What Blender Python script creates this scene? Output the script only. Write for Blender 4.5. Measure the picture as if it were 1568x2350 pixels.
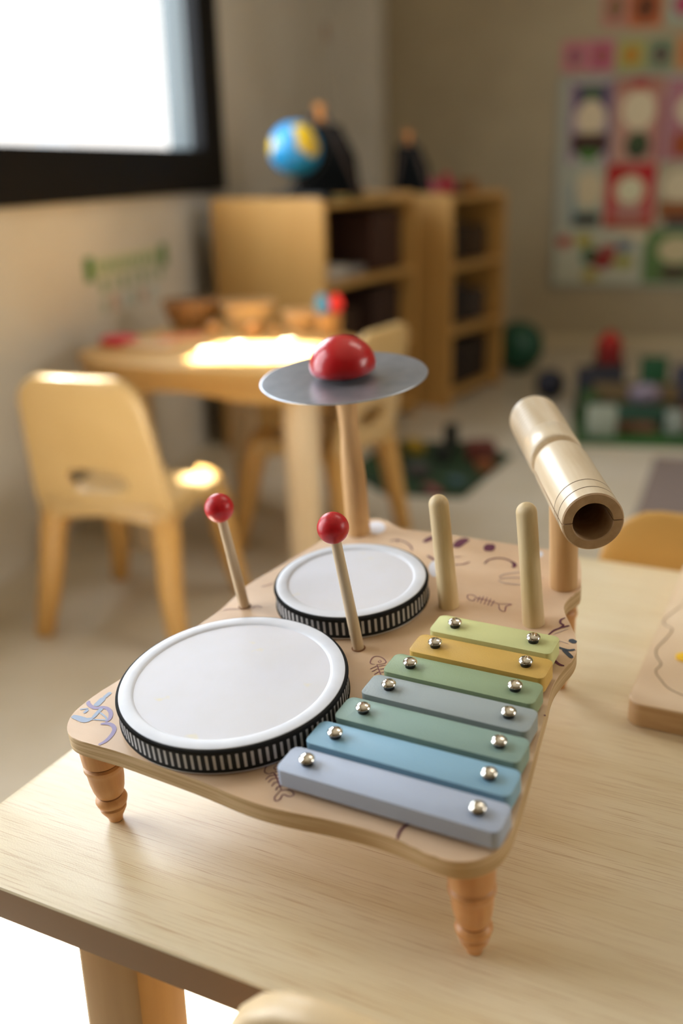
import bpy, bmesh, math, random
from mathutils import Vector, Matrix
for o in list(bpy.data.objects): bpy.data.objects.remove(o)
S = bpy.context.scene
C = S.collection
rnd = random.Random(4)
PI = math.pi

# ---------------------------------------------------------------- camera
def cam_axes(pitch, roll):
    f = Vector((0, math.cos(pitch), -math.sin(pitch))); r = Vector((1, 0, 0)); d = f.cross(r)
    return (math.cos(roll)*r+math.sin(roll)*d, -math.sin(roll)*r+math.cos(roll)*d, f)
CAM_Z = 0.9160
cr, cd, cf = cam_axes(math.radians(19.2), math.radians(1.3))
cam_data = bpy.data.cameras.new('camera'); cam = bpy.data.objects.new('camera', cam_data); C.objects.link(cam)
M = Matrix(((cr.x, -cd.x, -cf.x, 0), (cr.y, -cd.y, -cf.y, 0), (cr.z, -cd.z, -cf.z, CAM_Z), (0, 0, 0, 1)))
cam.matrix_world = M
cam_data.sensor_fit = 'VERTICAL'; cam_data.sensor_height = 36; cam_data.sensor_width = 24
cam_data.lens = 2280/2350*36
cam_data.clip_start = .02
cam_data.dof.use_dof = True; cam_data.dof.focus_distance = .645; cam_data.dof.aperture_fstop = 2.6
S.camera = cam
# ---------------------------------------------------------------- look
S.view_settings.view_transform = 'Standard'; S.view_settings.look = 'None'
S.view_settings.exposure = 0.03; S.view_settings.gamma = 1; S.view_settings.use_curve_mapping = False
S.cycles.use_denoising = True
S.cycles.max_bounces = 8; S.cycles.diffuse_bounces = 4; S.cycles.glossy_bounces = 4
S.cycles.transparent_max_bounces = 8
S.cycles.sample_clamp_indirect = 6
S.cycles.caustics_reflective = False; S.cycles.caustics_refractive = False
# ---------------------------------------------------------------- sky
w = bpy.data.worlds.new('sky'); S.world = w; w.use_nodes = True
w.node_tree.nodes['Background'].inputs[0].default_value = (1, .975, .94, 1)
w.node_tree.nodes['Background'].inputs[1].default_value = 1.6
# room frame: a = across (right), l = along the left wall (away), z up; turned 15 degrees
AZ = math.radians(15); WD = Vector((math.sin(AZ), math.cos(AZ), 0)); WN = Vector((math.cos(AZ), -math.sin(AZ), 0))
def RM(a, l, z): return WN*a+WD*l+Vector((0, 0, z))
ROOM = Matrix(((WN.x, WD.x, 0, 0), (WN.y, WD.y, 0, 0), (0, 0, 1, 0), (0, 0, 0, 1)))
LW, BW, RWALL, FW, CEIL = -1.345, 5.234, 3.1, -2.2, 2.7
# ---------------------------------------------------------------- lights
def aim(o, p, t):
    o.location = p; o.rotation_euler = (Vector(t)-Vector(p)).to_track_quat('-Z', 'Y').to_euler()
def area(name, p, t, sx, sy, power, col=(1, 1, 1)):
    d = bpy.data.lights.new(name, 'AREA'); d.shape = 'RECTANGLE'; d.size = sx; d.size_y = sy; d.energy = power; d.color = col
    o = bpy.data.objects.new(name, d); C.objects.link(o); aim(o, p, t); return o
def beam(name, target, radius, power, el=50, dist=2.9, turn=0, blend=.25, col=(1, .98, .94)):
    target = Vector(target); h = dist*math.cos(math.radians(el)); a = math.radians(turn)
    out = (-WN*math.cos(a)+WD*math.sin(a))
    p = target+out*h+Vector((0, 0, dist*math.sin(math.radians(el))))
    d = bpy.data.lights.new(name, 'SPOT'); d.energy = power; d.spot_size = 2*math.atan(radius/dist); d.spot_blend = blend
    d.shadow_soft_size = .02; d.color = col
    o = bpy.data.objects.new(name, d); C.objects.link(o); aim(o, p, target); return o
area('window_daylight', RM(LW-.45, 2.55, 1.75), RM(1.5, 2.3, .6), 3.4, 2.2, 175, (.84, .92, 1))
area('glass_door_daylight', RM(LW-.30, .60, 1.25), RM(1.5, .9, .5), 1.2, 1.9, 34, (.86, .93, 1))
area('window_daylight_right', RM(RWALL-.03, 1.3, 1.45), RM(LW, 1.9, .7), 1.8, 1.2, 40, (1, .97, .92))  # unseen light added on the right; no window is built in this wall
area('ceiling_panel_light', RM(.7, 1.9, CEIL-.03), RM(.7, 1.9, 0), 1.2, .6, 10, (1, .93, .82))
beam('sunbeam_table', (-.37, 2.35, .5), .11, 7000)
beam('sunbeam_table_middle', (-.24, 2.38, .5), .145, 8000)
beam('sunbeam_table_right', (-.13, 2.37, .5), .13, 8000)
beam('sunbeam_chair_seat', (-.285, 2.03, .30), .05, 7000, el=58)
beam('sunbeam_chair_back', (-.49, 1.815, .56), .065, 2200, el=56)
beam('sunbeam_floor', (-.36, .92, 0), .42, 8600, el=40, turn=-20, blend=.8)
# ---------------------------------------------------------------- helpers
def lin(h):
    h = h.lstrip('#'); c = [int(h[i:i+2], 16)/255 for i in (0, 2, 4)]
    return tuple(x/12.92 if x <= .04045 else ((x+.055)/1.055)**2.4 for x in c)+(1,)
MATS = {}
def mat(name, col, rough=.5, metal=0, spec=.5, bump=0, bscale=200, coat=0):
    m = bpy.data.materials.new(name); m.use_nodes = True; nt = m.node_tree; b = nt.nodes['Principled BSDF']
    b.inputs['Base Color'].default_value = lin(col); b.inputs['Roughness'].default_value = rough
    b.inputs['Metallic'].default_value = metal; b.inputs['Specular IOR Level'].default_value = spec
    if coat: b.inputs['Coat Weight'].default_value = coat; b.inputs['Coat Roughness'].default_value = .08
    if bump:
        tc = nt.nodes.new('ShaderNodeTexCoord'); n = nt.nodes.new('ShaderNodeTexNoise'); bp = nt.nodes.new('ShaderNodeBump')
        n.inputs['Scale'].default_value = bscale; n.inputs['Detail'].default_value = 4
        nt.links.new(tc.outputs['Object'], n.inputs['Vector']); nt.links.new(n.outputs[0], bp.inputs['Height'])
        bp.inputs['Strength'].default_value = bump; bp.inputs['Distance'].default_value = .001
        nt.links.new(bp.outputs[0], b.inputs['Normal'])
    MATS[name] = m; return m
def mottle(name, c1, c2, scale=30, rough=.5, stretch=(1, 1, 1), rot=(0, 0, 0), lo=.35, hi=.65, detail=4, bump=0, spec=.5, fine=None, coord='Object', coat=0):
    m = mat(name, c1, rough, spec=spec, coat=coat); nt = m.node_tree; b = nt.nodes['Principled BSDF']
    tc = nt.nodes.new('ShaderNodeTexCoord'); mp = nt.nodes.new('ShaderNodeMapping'); n = nt.nodes.new('ShaderNodeTexNoise')
    r = nt.nodes.new('ShaderNodeValToRGB')
    mp.inputs['Scale'].default_value = stretch; mp.inputs['Rotation'].default_value = rot
    n.inputs['Scale'].default_value = scale; n.inputs['Detail'].default_value = detail
    nt.links.new(tc.outputs[coord], mp.inputs[0]); nt.links.new(mp.outputs[0], n.inputs['Vector'])
    nt.links.new(n.outputs[0], r.inputs[0])
    r.color_ramp.elements[0].position = lo; r.color_ramp.elements[1].position = hi
    r.color_ramp.elements[0].color = lin(c1); r.color_ramp.elements[1].color = lin(c2)
    out = r.outputs[0]
    if fine:
        fs, fst, fcol, fl, fh = fine
        mp2 = nt.nodes.new('ShaderNodeMapping'); mp2.inputs['Scale'].default_value = fst; mp2.inputs['Rotation'].default_value = rot
        n2 = nt.nodes.new('ShaderNodeTexNoise'); n2.inputs['Scale'].default_value = fs; n2.inputs['Detail'].default_value = 3
        r2 = nt.nodes.new('ShaderNodeValToRGB'); r2.color_ramp.elements[0].position = fl; r2.color_ramp.elements[1].position = fh
        mx = nt.nodes.new('ShaderNodeMix'); mx.data_type = 'RGBA'
        nt.links.new(tc.outputs[coord], mp2.inputs[0]); nt.links.new(mp2.outputs[0], n2.inputs['Vector']); nt.links.new(n2.outputs[0], r2.inputs[0])
        nt.links.new(r2.outputs[0], mx.inputs['Factor']); nt.links.new(out, mx.inputs['A']); mx.inputs['B'].default_value = lin(fcol)
        out = mx.outputs['Result']
    nt.links.new(out, b.inputs['Base Color'])
    if bump:
        bp = nt.nodes.new('ShaderNodeBump'); bp.inputs['Strength'].default_value = bump; bp.inputs['Distance'].default_value = .0006
        n3 = nt.nodes.new('ShaderNodeTexNoise'); n3.inputs['Scale'].default_value = 900; n3.inputs['Detail'].default_value = 2
        nt.links.new(tc.outputs['Object'], n3.inputs['Vector']); nt.links.new(n3.outputs[0], bp.inputs['Height'])
        nt.links.new(bp.outputs[0], b.inputs['Normal'])
    return m
def mesh(name, bm, mats, parent=None, smooth=None, loc=None, mw=None, fixn=True):
    if fixn: bmesh.ops.recalc_face_normals(bm, faces=bm.faces)
    me = bpy.data.meshes.new(name); bm.to_mesh(me); bm.free()
    o = bpy.data.objects.new(name, me); C.objects.link(o)
    for m in (mats if isinstance(mats, (list, tuple)) else [mats]): me.materials.append(m)
    if smooth is not None:
        for p in me.polygons: p.use_smooth = True
        if smooth < 180: me.set_sharp_from_angle(angle=math.radians(smooth))
    if parent: o.parent = parent
    if loc: o.location = loc
    if mw is not None: o.matrix_local = mw
    return o
def tag(o, label, cat, group=None, kind=None):
    if label: o['label'] = label
    if cat: o['category'] = cat
    if group: o['group'] = group
    if kind: o['kind'] = kind
    return o
def empty(name, loc=(0, 0, 0), rz=0, mw=None):
    o = bpy.data.objects.new(name, None); C.objects.link(o); o.empty_display_size = .05
    if mw is not None: o.matrix_world = mw
    else: o.location = loc; o.rotation_euler = (0, 0, rz)
    return o
def copy_tree(o, parent=None):
    c = o.copy(); C.objects.link(c)
    if parent: c.parent = parent
    for ch in o.children: copy_tree(ch, c)
    return c
def box(bm, x0, x1, y0, y1, z0, z1, bev=0, seg=2, mi=0, mx=None):
    r = bmesh.ops.create_cube(bm, size=1); v = r['verts']
    for p in v: p.co = Vector(((x0+x1)/2+p.co.x*(x1-x0), (y0+y1)/2+p.co.y*(y1-y0), (z0+z1)/2+p.co.z*(z1-z0)))
    fs = set(f for p in v for f in p.link_faces)
    if bev:
        es = set(e for p in v for e in p.link_edges)
        q = bmesh.ops.bevel(bm, geom=list(es), offset=bev, segments=seg, profile=.5, affect='EDGES')
        fs = set(q['faces']) | set(f for f in fs if f.is_valid)
        v = list(set(x for f in fs for x in f.verts))
    if mx is not None:
        for p in v: p.co = mx @ p.co
    for f in fs: f.material_index = mi
    return v
def lathe(bm, prof, seg=48, mi=0, mx=None, a0=0, a1=2*PI, mis=None):
    full = abs(a1-a0-2*PI) < 1e-6; n = seg if full else seg+1; rings = []
    for r, z in prof:
        if r < 1e-7: rings.append([bm.verts.new((0, 0, z))]); continue
        rings.append([bm.verts.new((r*math.cos(a0+(a1-a0)*i/seg), r*math.sin(a0+(a1-a0)*i/seg), z)) for i in range(n)])
    for k in range(len(rings)-1):
        A, B = rings[k], rings[k+1]
        for i in range(seg):
            j = (i+1) % n
            if len(A) == 1 and len(B) == 1: continue
            if len(A) == 1: f = bm.faces.new((A[0], B[i], B[j]))
            elif len(B) == 1: f = bm.faces.new((A[i], A[j], B[0]))
            else: f = bm.faces.new((A[i], A[j], B[j], B[i]))
            f.material_index = mis(k, i) if mis else mi
    vs = [v for r in rings for v in r]
    if mx is not None:
        for v in vs: v.co = mx @ v.co
    return rings
def tube(bm, pts, rad, seg=12, mi=0, cap=True):
    pts = [Vector(p) for p in pts]; n = len(pts)
    rr = rad if isinstance(rad, (list, tuple)) else [rad]*n
    rings = []; up = Vector((0, 0, 1))
    prev = None
    for i, p in enumerate(pts):
        t = (pts[min(i+1, n-1)]-pts[max(i-1, 0)]).normalized()
        if prev is None:
            a = t.cross(up);
            if a.length < 1e-3: a = t.cross(Vector((1, 0, 0)))
            a.normalize()
        else: a = (prev-t*prev.dot(t)).normalized()
        prev = a; b = t.cross(a)
        rings.append([bm.verts.new(p+(a*math.cos(2*PI*k/seg)+b*math.sin(2*PI*k/seg))*rr[i]) for k in range(seg)])
    for k in range(n-1):
        for i in range(seg):
            f = bm.faces.new((rings[k][i], rings[k][(i+1) % seg], rings[k+1][(i+1) % seg], rings[k+1][i])); f.material_index = mi
    if cap:
        for r in (rings[0], rings[-1]):
            f = bm.faces.new(r); f.material_index = mi
    return rings
def smooth_closed(pts, sub=4):
    n = len(pts); out = []
    for i in range(n):
        p0, p1, p2, p3 = [Vector(pts[(i+k-1) % n]) for k in range(4)]
        for s in range(sub):
            t = s/sub
            out.append(.5*((2*p1)+(-p0+p2)*t+(2*p0-5*p1+4*p2-p3)*t*t+(-p0+3*p1-3*p2+p3)*t**3))
    return out
def smooth_open(pts, sub=5):
    n = len(pts); out = []
    if n < 3: return [Vector(p) for p in pts]
    for i in range(n-1):
        p0 = Vector(pts[max(i-1, 0)]); p1 = Vector(pts[i]); p2 = Vector(pts[i+1]); p3 = Vector(pts[min(i+2, n-1)])
        for s in range(sub):
            t = s/sub
            out.append(.5*((2*p1)+(-p0+p2)*t+(2*p0-5*p1+4*p2-p3)*t*t+(-p0+3*p1-3*p2+p3)*t**3))
    out.append(Vector(pts[-1])); return out
def slab(bm, pts, z0, z1, bev=0, seg=2, mi=0, side=None, z0f=None):
    """a closed outline made solid between two heights; side = material of its edge"""
    lo = [bm.verts.new((p[0], p[1], z0f(i) if z0f else z0)) for i, p in enumerate(pts)]
    hi = [bm.verts.new((p[0], p[1], z1)) for p in pts]
    n = len(pts)
    ft = bm.faces.new(hi); fb = bm.faces.new(list(reversed(lo))); ft.material_index = mi; fb.material_index = mi
    for i in range(n):
        f = bm.faces.new((lo[i], lo[(i+1) % n], hi[(i+1) % n], hi[i])); f.material_index = mi if side is None else side
    if bev:
        es = [bm.edges.get((hi[i], hi[(i+1) % n])) for i in range(n)]
        bmesh.ops.bevel(bm, geom=es, offset=bev, segments=seg, profile=.5, affect='EDGES', clamp_overlap=True)
def rrect(x0, x1, y0, y1, r, k=6):
    out = []
    for cx, cy, a in ((x1-r, y1-r, 0), (x0+r, y1-r, PI/2), (x0+r, y0+r, PI), (x1-r, y0+r, 1.5*PI)):
        for i in range(k+1):
            t = a+PI/2*i/k; out.append((cx+r*math.cos(t), cy+r*math.sin(t)))
    return out
def stroke(bm, pts, wid, z, mi):
    if len(pts) == 2: pts = [(pts[0][0]+(pts[1][0]-pts[0][0])*k/6, pts[0][1]+(pts[1][1]-pts[0][1])*k/6) for k in range(7)]
    """a drawn line lying on the surface"""
    p = smooth_open([(a, b, 0) for a, b in pts]); L = []; R = []; n = len(p)
    for i in range(n):
        t = (p[min(i+1, n-1)]-p[max(i-1, 0)]); t.z = 0
        if t.length < 1e-9: t = Vector((1, 0, 0))
        t.normalize(); q = Vector((-t.y, t.x, 0)); k = i/(n-1)
        ww = wid/2*(math.sin(PI*(.08+.84*k))**.5 if wid > .005 else .55+.45*min(1, min(k, 1-k)*6))
        L.append(bm.verts.new((p[i].x+q.x*ww, p[i].y+q.y*ww, z))); R.append(bm.verts.new((p[i].x-q.x*ww, p[i].y-q.y*ww, z)))
    for i in range(n-1):
        f = bm.faces.new((R[i], R[i+1], L[i+1], L[i])); f.material_index = mi
def ball(bm, c, r, mi=0, u=32, v=16, sc=(1, 1, 1)):
    rr = bmesh.ops.create_uvsphere(bm, u_segments=u, v_segments=v, radius=r)
    for p in rr['verts']: p.co = Vector((p.co.x*sc[0]+c[0], p.co.y*sc[1]+c[1], p.co.z*sc[2]+c[2]))
    for f in set(f for p in rr['verts'] for f in p.link_faces): f.material_index = mi
    return rr['verts']
def TR(x, y, z): return Matrix.Translation((x, y, z))
def RZ(a): return Matrix.Rotation(a, 4, 'Z')

# ---------------------------------------------------------------- materials
wall_paint = mottle('wall_paint', 'D8D2C6', 'D0C9BB', 3, .75, bump=.1)
back_paint_dim = mottle('wall_paint_rear', 'AA9B7D', 'A29376', 3, .8)  # wall paint darkened; the dimmer light at the back is in the colour
floor_vinyl = mottle('floor_vinyl', 'CCC2B0', 'BFB39B', 4, .38, lo=.3, hi=.7)
black_frame = mat('black_window_metal', '0C0C0E', .6, spec=.2)
grey_frame = mat('grey_aluminium', '5E6668', .45, .2)
laminate = mottle('table_laminate', 'E5D6B6', 'D9C7A0', 5, .33, (1, 7, 1), (0, 0, 0), .3, .72, 3, bump=.12,
                  fine=(75, (.32, 26, 1), 'BE9C72', .55, .72), spec=.75)
laminate_edge = mat('table_edge_band', '86613A', .42)
table_leg_wood = mottle('table_leg_laminate', 'C09A68', 'B48C5A', 6, .45, (6, 6, .6))
birch = mottle('toy_board_print_wood', 'E6C8A8', 'DCBB98', 14, .42, (1, 2.2, 1), bump=.1)
ply = mottle('plywood_edge', 'D0B48A', 'B69668', 60, .6, (.25, .25, 9), lo=.4, hi=.6, detail=1)
leg_wood = mottle('turned_leg_wood', 'D9A46C', 'C98F58', 40, .38, (3, 3, .3))
groove_wood = mat('leg_groove_dark_wood', '8A5630', .6)
peg_wood = mottle('peg_wood', 'DEC89E', 'CEB486', 60, .45, (3, 3, .25))
post_wood = mottle('post_wood', 'D6AE7C', 'C89E6C', 60, .42, (3, 3, .25))
pale_wood = mottle('mallet_stick_wood', 'DCC6A6', 'CDB592', 60, .55, (4, 4, .25))
tube_wood = mottle('guiro_wood', 'E6D5BA', 'DAC5A4', 40, .33, (3, 3, .3), coat=.15)
tube_end = mottle('guiro_end_grain', 'C0A07C', 'B08F6A', 120, .6)
tube_line = mat('guiro_scored_line', '7A6248', .7)
red_paint = mat('red_lacquer', 'C4101C', .28, spec=.5, coat=.3)
worn_red = mottle('worn_red_lacquer', 'C8131F', 'B80E1A', 300, .33, lo=.3, hi=.7)
chrome = mat('chrome', 'E8E4DC', .09, 1)
rubber = mat('black_rubber', '0B0B0C', .4)
spacer = mat('white_rubber_spacer', 'E4DED0', .6)
cymbal_metal = mottle('brushed_cymbal_metal', 'B4BAC4', 'A0A8B4', 60, .34, lo=.3, hi=.7); cymbal_metal.node_tree.nodes['Principled BSDF'].inputs['Metallic'].default_value = .75
drum_white = mottle('white_drum_hoop', 'E3E6EE', 'DCE0E9', 60, .38)
drum_skin = mottle('drum_skin', 'E2E3EC', 'DFDFE4', 30, .55, lo=.35, hi=.75, fine=(45, (1, 1, 1), 'EAE2C4', .70, .80))
ribbon_black = mat('ribbon_black', '101011', .8, bump=.6, bscale=1800)
ribbon_white = mat('ribbon_white', 'C9C6C6', .7, bump=.6, bscale=2600)
INK = {k: mat('ink_'+k, v, .55) for k, v in dict(purple_pale='A79BC0', blue_pale='A9B9D2', purple='6B2A4A', purple_mid='8E5A66', plum='662744', taupe='B9A298', slate='3B4654', white='E9E9F2').items()}
gold_ply = mottle('kids_chair_moulded_ply', 'D3B37C', 'C9A76E', 4, .30, (1, 1, 1), coat=.2)
gold_leg = mat('kids_chair_leg', 'C99C58', .35)
pale_ply = mottle('pale_chair_ply', 'DCC39A', 'D2B688', 6, .4)
far_table_wood = mottle('far_table_wood', 'CBA262', 'BE9252', 5, .35)
far_leg_sunlit = mottle('far_table_leg_wood', 'EDD8B8', 'E2C8A0', 5, .45, (3, 3, .4))  # sunlight on the legs is put into this pale colour
shelf_birch = mottle('shelf_birch', 'C79C5C', 'BC8F4E', 4, .45, (1, 1, .4))
shelf_back_shaded = mat('shelf_back_panel', '3C2414', .6)  # darker than the birch; shade inside the shelves is in the colour
puzzle_wood = mottle('puzzle_wood', 'E2CAAA', 'DABF9C', 12, .5)
puzzle_side = mottle('puzzle_side_wood', 'C29E70', 'B48F60', 60, .55, (.3, .3, 9))
chalk = mat('chalkboard_black', '0B0D0D', .9, spec=.1)
gold_dark = mottle('kids_chair_dark_gold', 'C39650', 'BA8C46', 4, .35)
PAL = {}
def pm(h, rough=.55):
    k = h+str(rough)
    if k not in PAL: PAL[k] = mat('paint_'+h, h, rough)
    return PAL[k]

# ---------------------------------------------------------------- room shell
def struct(name, bm, m, **k):
    o = mesh(name, bm, m, **k); o['kind'] = 'structure'; return o
T_ = .12
bm = bmesh.new(); box(bm, LW-T_, RWALL+T_, FW-T_, BW+T_, -.1, 0, mx=ROOM); struct('floor', bm, floor_vinyl)
bm = bmesh.new(); box(bm, LW-T_, RWALL+T_, FW-T_, BW+T_, CEIL, CEIL+.1, mx=ROOM); struct('ceiling', bm, pm('D8D0BE', .8))
W1 = (1.25, 3.465, .843, 2.15); W2 = (0, 1.08, .06, 2.15)
bm = bmesh.new()
for l0, l1, z0, z1 in ((FW-T_, W2[0], 0, CEIL), (W2[0], W2[1], 0, W2[2]), (W2[0], W2[1], W2[3], CEIL), (W2[1], W1[0], 0, CEIL),
                       (W1[0], W1[1], 0, W1[2]), (W1[0], W1[1], W1[3], CEIL), (W1[1], BW+T_, 0, CEIL)):
    box(bm, LW-T_, LW, l0, l1, z0, z1, mx=ROOM)
struct('wall_left', bm, wall_paint)
bm = bmesh.new(); box(bm, LW, RWALL, BW, BW+T_, 0, CEIL, mx=ROOM); struct('wall_back', bm, back_paint_dim)
bm = bmesh.new(); box(bm, RWALL, RWALL+T_, FW-T_, BW+T_, 0, CEIL, mx=ROOM); struct('wall_right', bm, back_paint_dim)
bm = bmesh.new(); box(bm, LW, RWALL, FW-T_, FW, 0, CEIL, mx=ROOM); struct('wall_front', bm, pm('7A6B54', .8))
bm = bmesh.new(); box(bm, LW, -1.12, BW-.22, BW, 0, CEIL, mx=ROOM); struct('trim_1', bm, wall_paint)
bm = bmesh.new(); box(bm, -1.12, RWALL, BW-.015, BW, 0, .07, .003, mx=ROOM); struct('baseboard_back', bm, pm('BFB08F', .6))
# window 1: broad black casing, grey reveal, pane
def window(n, wr, bw, bh, top):
    root = empty('window_%d' % n); root['kind'] = 'structure'
    bm = bmesh.new(); l0, l1, z0, z1 = wr
    for a in ((l0, l1, z0, z0+bh), (l0, l1, z1-top, z1), (l1-bw, l1, z0+bh, z1-top), (l0, l0+bw, z0+bh, z1-top)):
        box(bm, LW-.02, LW+.025, a[0], a[1], a[2], a[3], .002, mx=ROOM)
    mesh('window_frame', bm, black_frame, root)
    bm = bmesh.new()
    for a in ((l0+bw-.03, l1-bw+.03, z0+bh-.03, z0+bh), (l1-bw, l1-bw+.03, z0+bh, z1-top), (l0+bw-.03, l0+bw, z0+bh, z1-top), (l0+bw-.03, l1-bw+.03, z1-top, z1-top+.03)):
        box(bm, LW-.10, LW-.02, a[0], a[1], a[2], a[3], mx=ROOM)
    # thin upright bead in the side of the reveal
    box(bm, LW-.055, LW-.045, l1-bw-.006, l1-bw, z0+bh, z1-top, mx=ROOM)
    mesh('window_reveal', bm, grey_frame, root)
    bm = bmesh.new(); box(bm, LW-.085, LW-.081, l0+bw-.01, l1-bw+.01, z0+bh-.01, z1-top+.01, mx=ROOM)
    mesh('window_pane', bm, glass, root)
glass = bpy.data.materials.new('window_glass'); glass.use_nodes = True; nt = glass.node_tree
nt.nodes.remove(nt.nodes['Principled BSDF']); tr = nt.nodes.new('ShaderNodeBsdfTransparent'); gl = nt.nodes.new('ShaderNodeBsdfGlossy'); mx_ = nt.nodes.new('ShaderNodeMixShader')
gl.inputs['Roughness'].default_value = .02; mx_.inputs[0].default_value = .06
nt.links.new(tr.outputs[0], mx_.inputs[1]); nt.links.new(gl.outputs[0], mx_.inputs[2]); nt.links.new(mx_.outputs[0], nt.nodes['Material Output'].inputs[0])
window(1, W1, .187, .134, .12)
window(2, W2, .09, .09, .10)

# ---------------------------------------------------------------- near table
ET = Vector((.8944, -.4472, 0)); NT = Vector((.4472, .8944, 0))
TAB = Matrix(((ET.x, NT.x, 0, 0), (ET.y, NT.y, 0, 0), (0, 0, 1, 0), (0, 0, 0, 1)))
tbl = empty('classroom_table', mw=TAB @ TR(.12, .69, 0)); TI = TR(-.12, -.69, 0)
tag(tbl, 'light wood laminate classroom table carrying the wooden musical toy, nearest to the camera', 'table')
bm = bmesh.new(); slab(bm, rrect(-.482, .74, .355, 1.034, .012), .474, .4985, .0022, 3, 0, 1)
bmesh.ops.transform(bm, matrix=TI @ TR(0, 0, .0015), verts=bm.verts)
mesh('tabletop', bm, [laminate, laminate_edge], tbl, 40)
for s0, t0 in ((-.378, .370), (.59, .370), (-.378, .972), (.59, .972)):
    bm = bmesh.new(); box(bm, s0, s0+.047, t0, t0+.046, 0, .4755, .004, mx=TI)
    mesh('leg', bm, table_leg_wood, tbl, 40)

# ---------------------------------------------------------------- the musical toy
TOY = Matrix(((.8760, .4778, -.0667, -.0278), (-.4823, .8703, -.1002, .6239), (.0102, .1199, .9927, .5945), (0, 0, 0, 1)))
toy = empty('musical_toy', mw=TOY)
tag(toy, 'wooden musical play table with two white drums, pastel xylophone bars and a cymbal', 'toy')
mm = .001
OUT = [(-104.6,-128.1),(-97.4,-134.4),(-88,-137.0),(-71.7,-137.0),(-54.8,-136.6),(-30.4,-137.6),(-3.4,-138.8),(16.5,-140.2),(35.8,-142.2),(54.5,-142.9),(72,-141.6),(94.6,-138.7),(120.9,-136.9),(139.9,-138.2),(155.4,-140.6),(168.6,-140.4),(179,-135.3),(186.5,-125.2),(188.9,-112),(187.2,-92.9),(183.6,-65.3),(177.4,-24.9),(173.4,2.3),(170.9,16.2),(170.0,29),(171.4,43.7),(173.3,57.9),(172.3,70.5),(167.5,84.4),(159.9,98.6),(152.6,110.5),(148.3,121),(148.0,131.4),(150.6,141),(152.3,150),(148.4,166),(143,184),(137.5,196),(127,202.6),(104,202.6),(86,202.5),(57.8,202.4),(28,202.4),(4.3,201.5),(-16.8,200.6),(-29.2,205.6),(-40.4,211.5),(-50.6,210.8),(-60,203.5),(-67,190),(-73.5,165),(-76,149.3),(-82,124),(-87.1,99.7),(-91.5,82.1),(-93.7,64.5),(-92.8,47.5),(-92.5,27.6),(-96,0),(-100.5,-40),(-105.5,-72.4),(-109.2,-90),(-110.6,-104),(-109.9,-117)]
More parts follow.
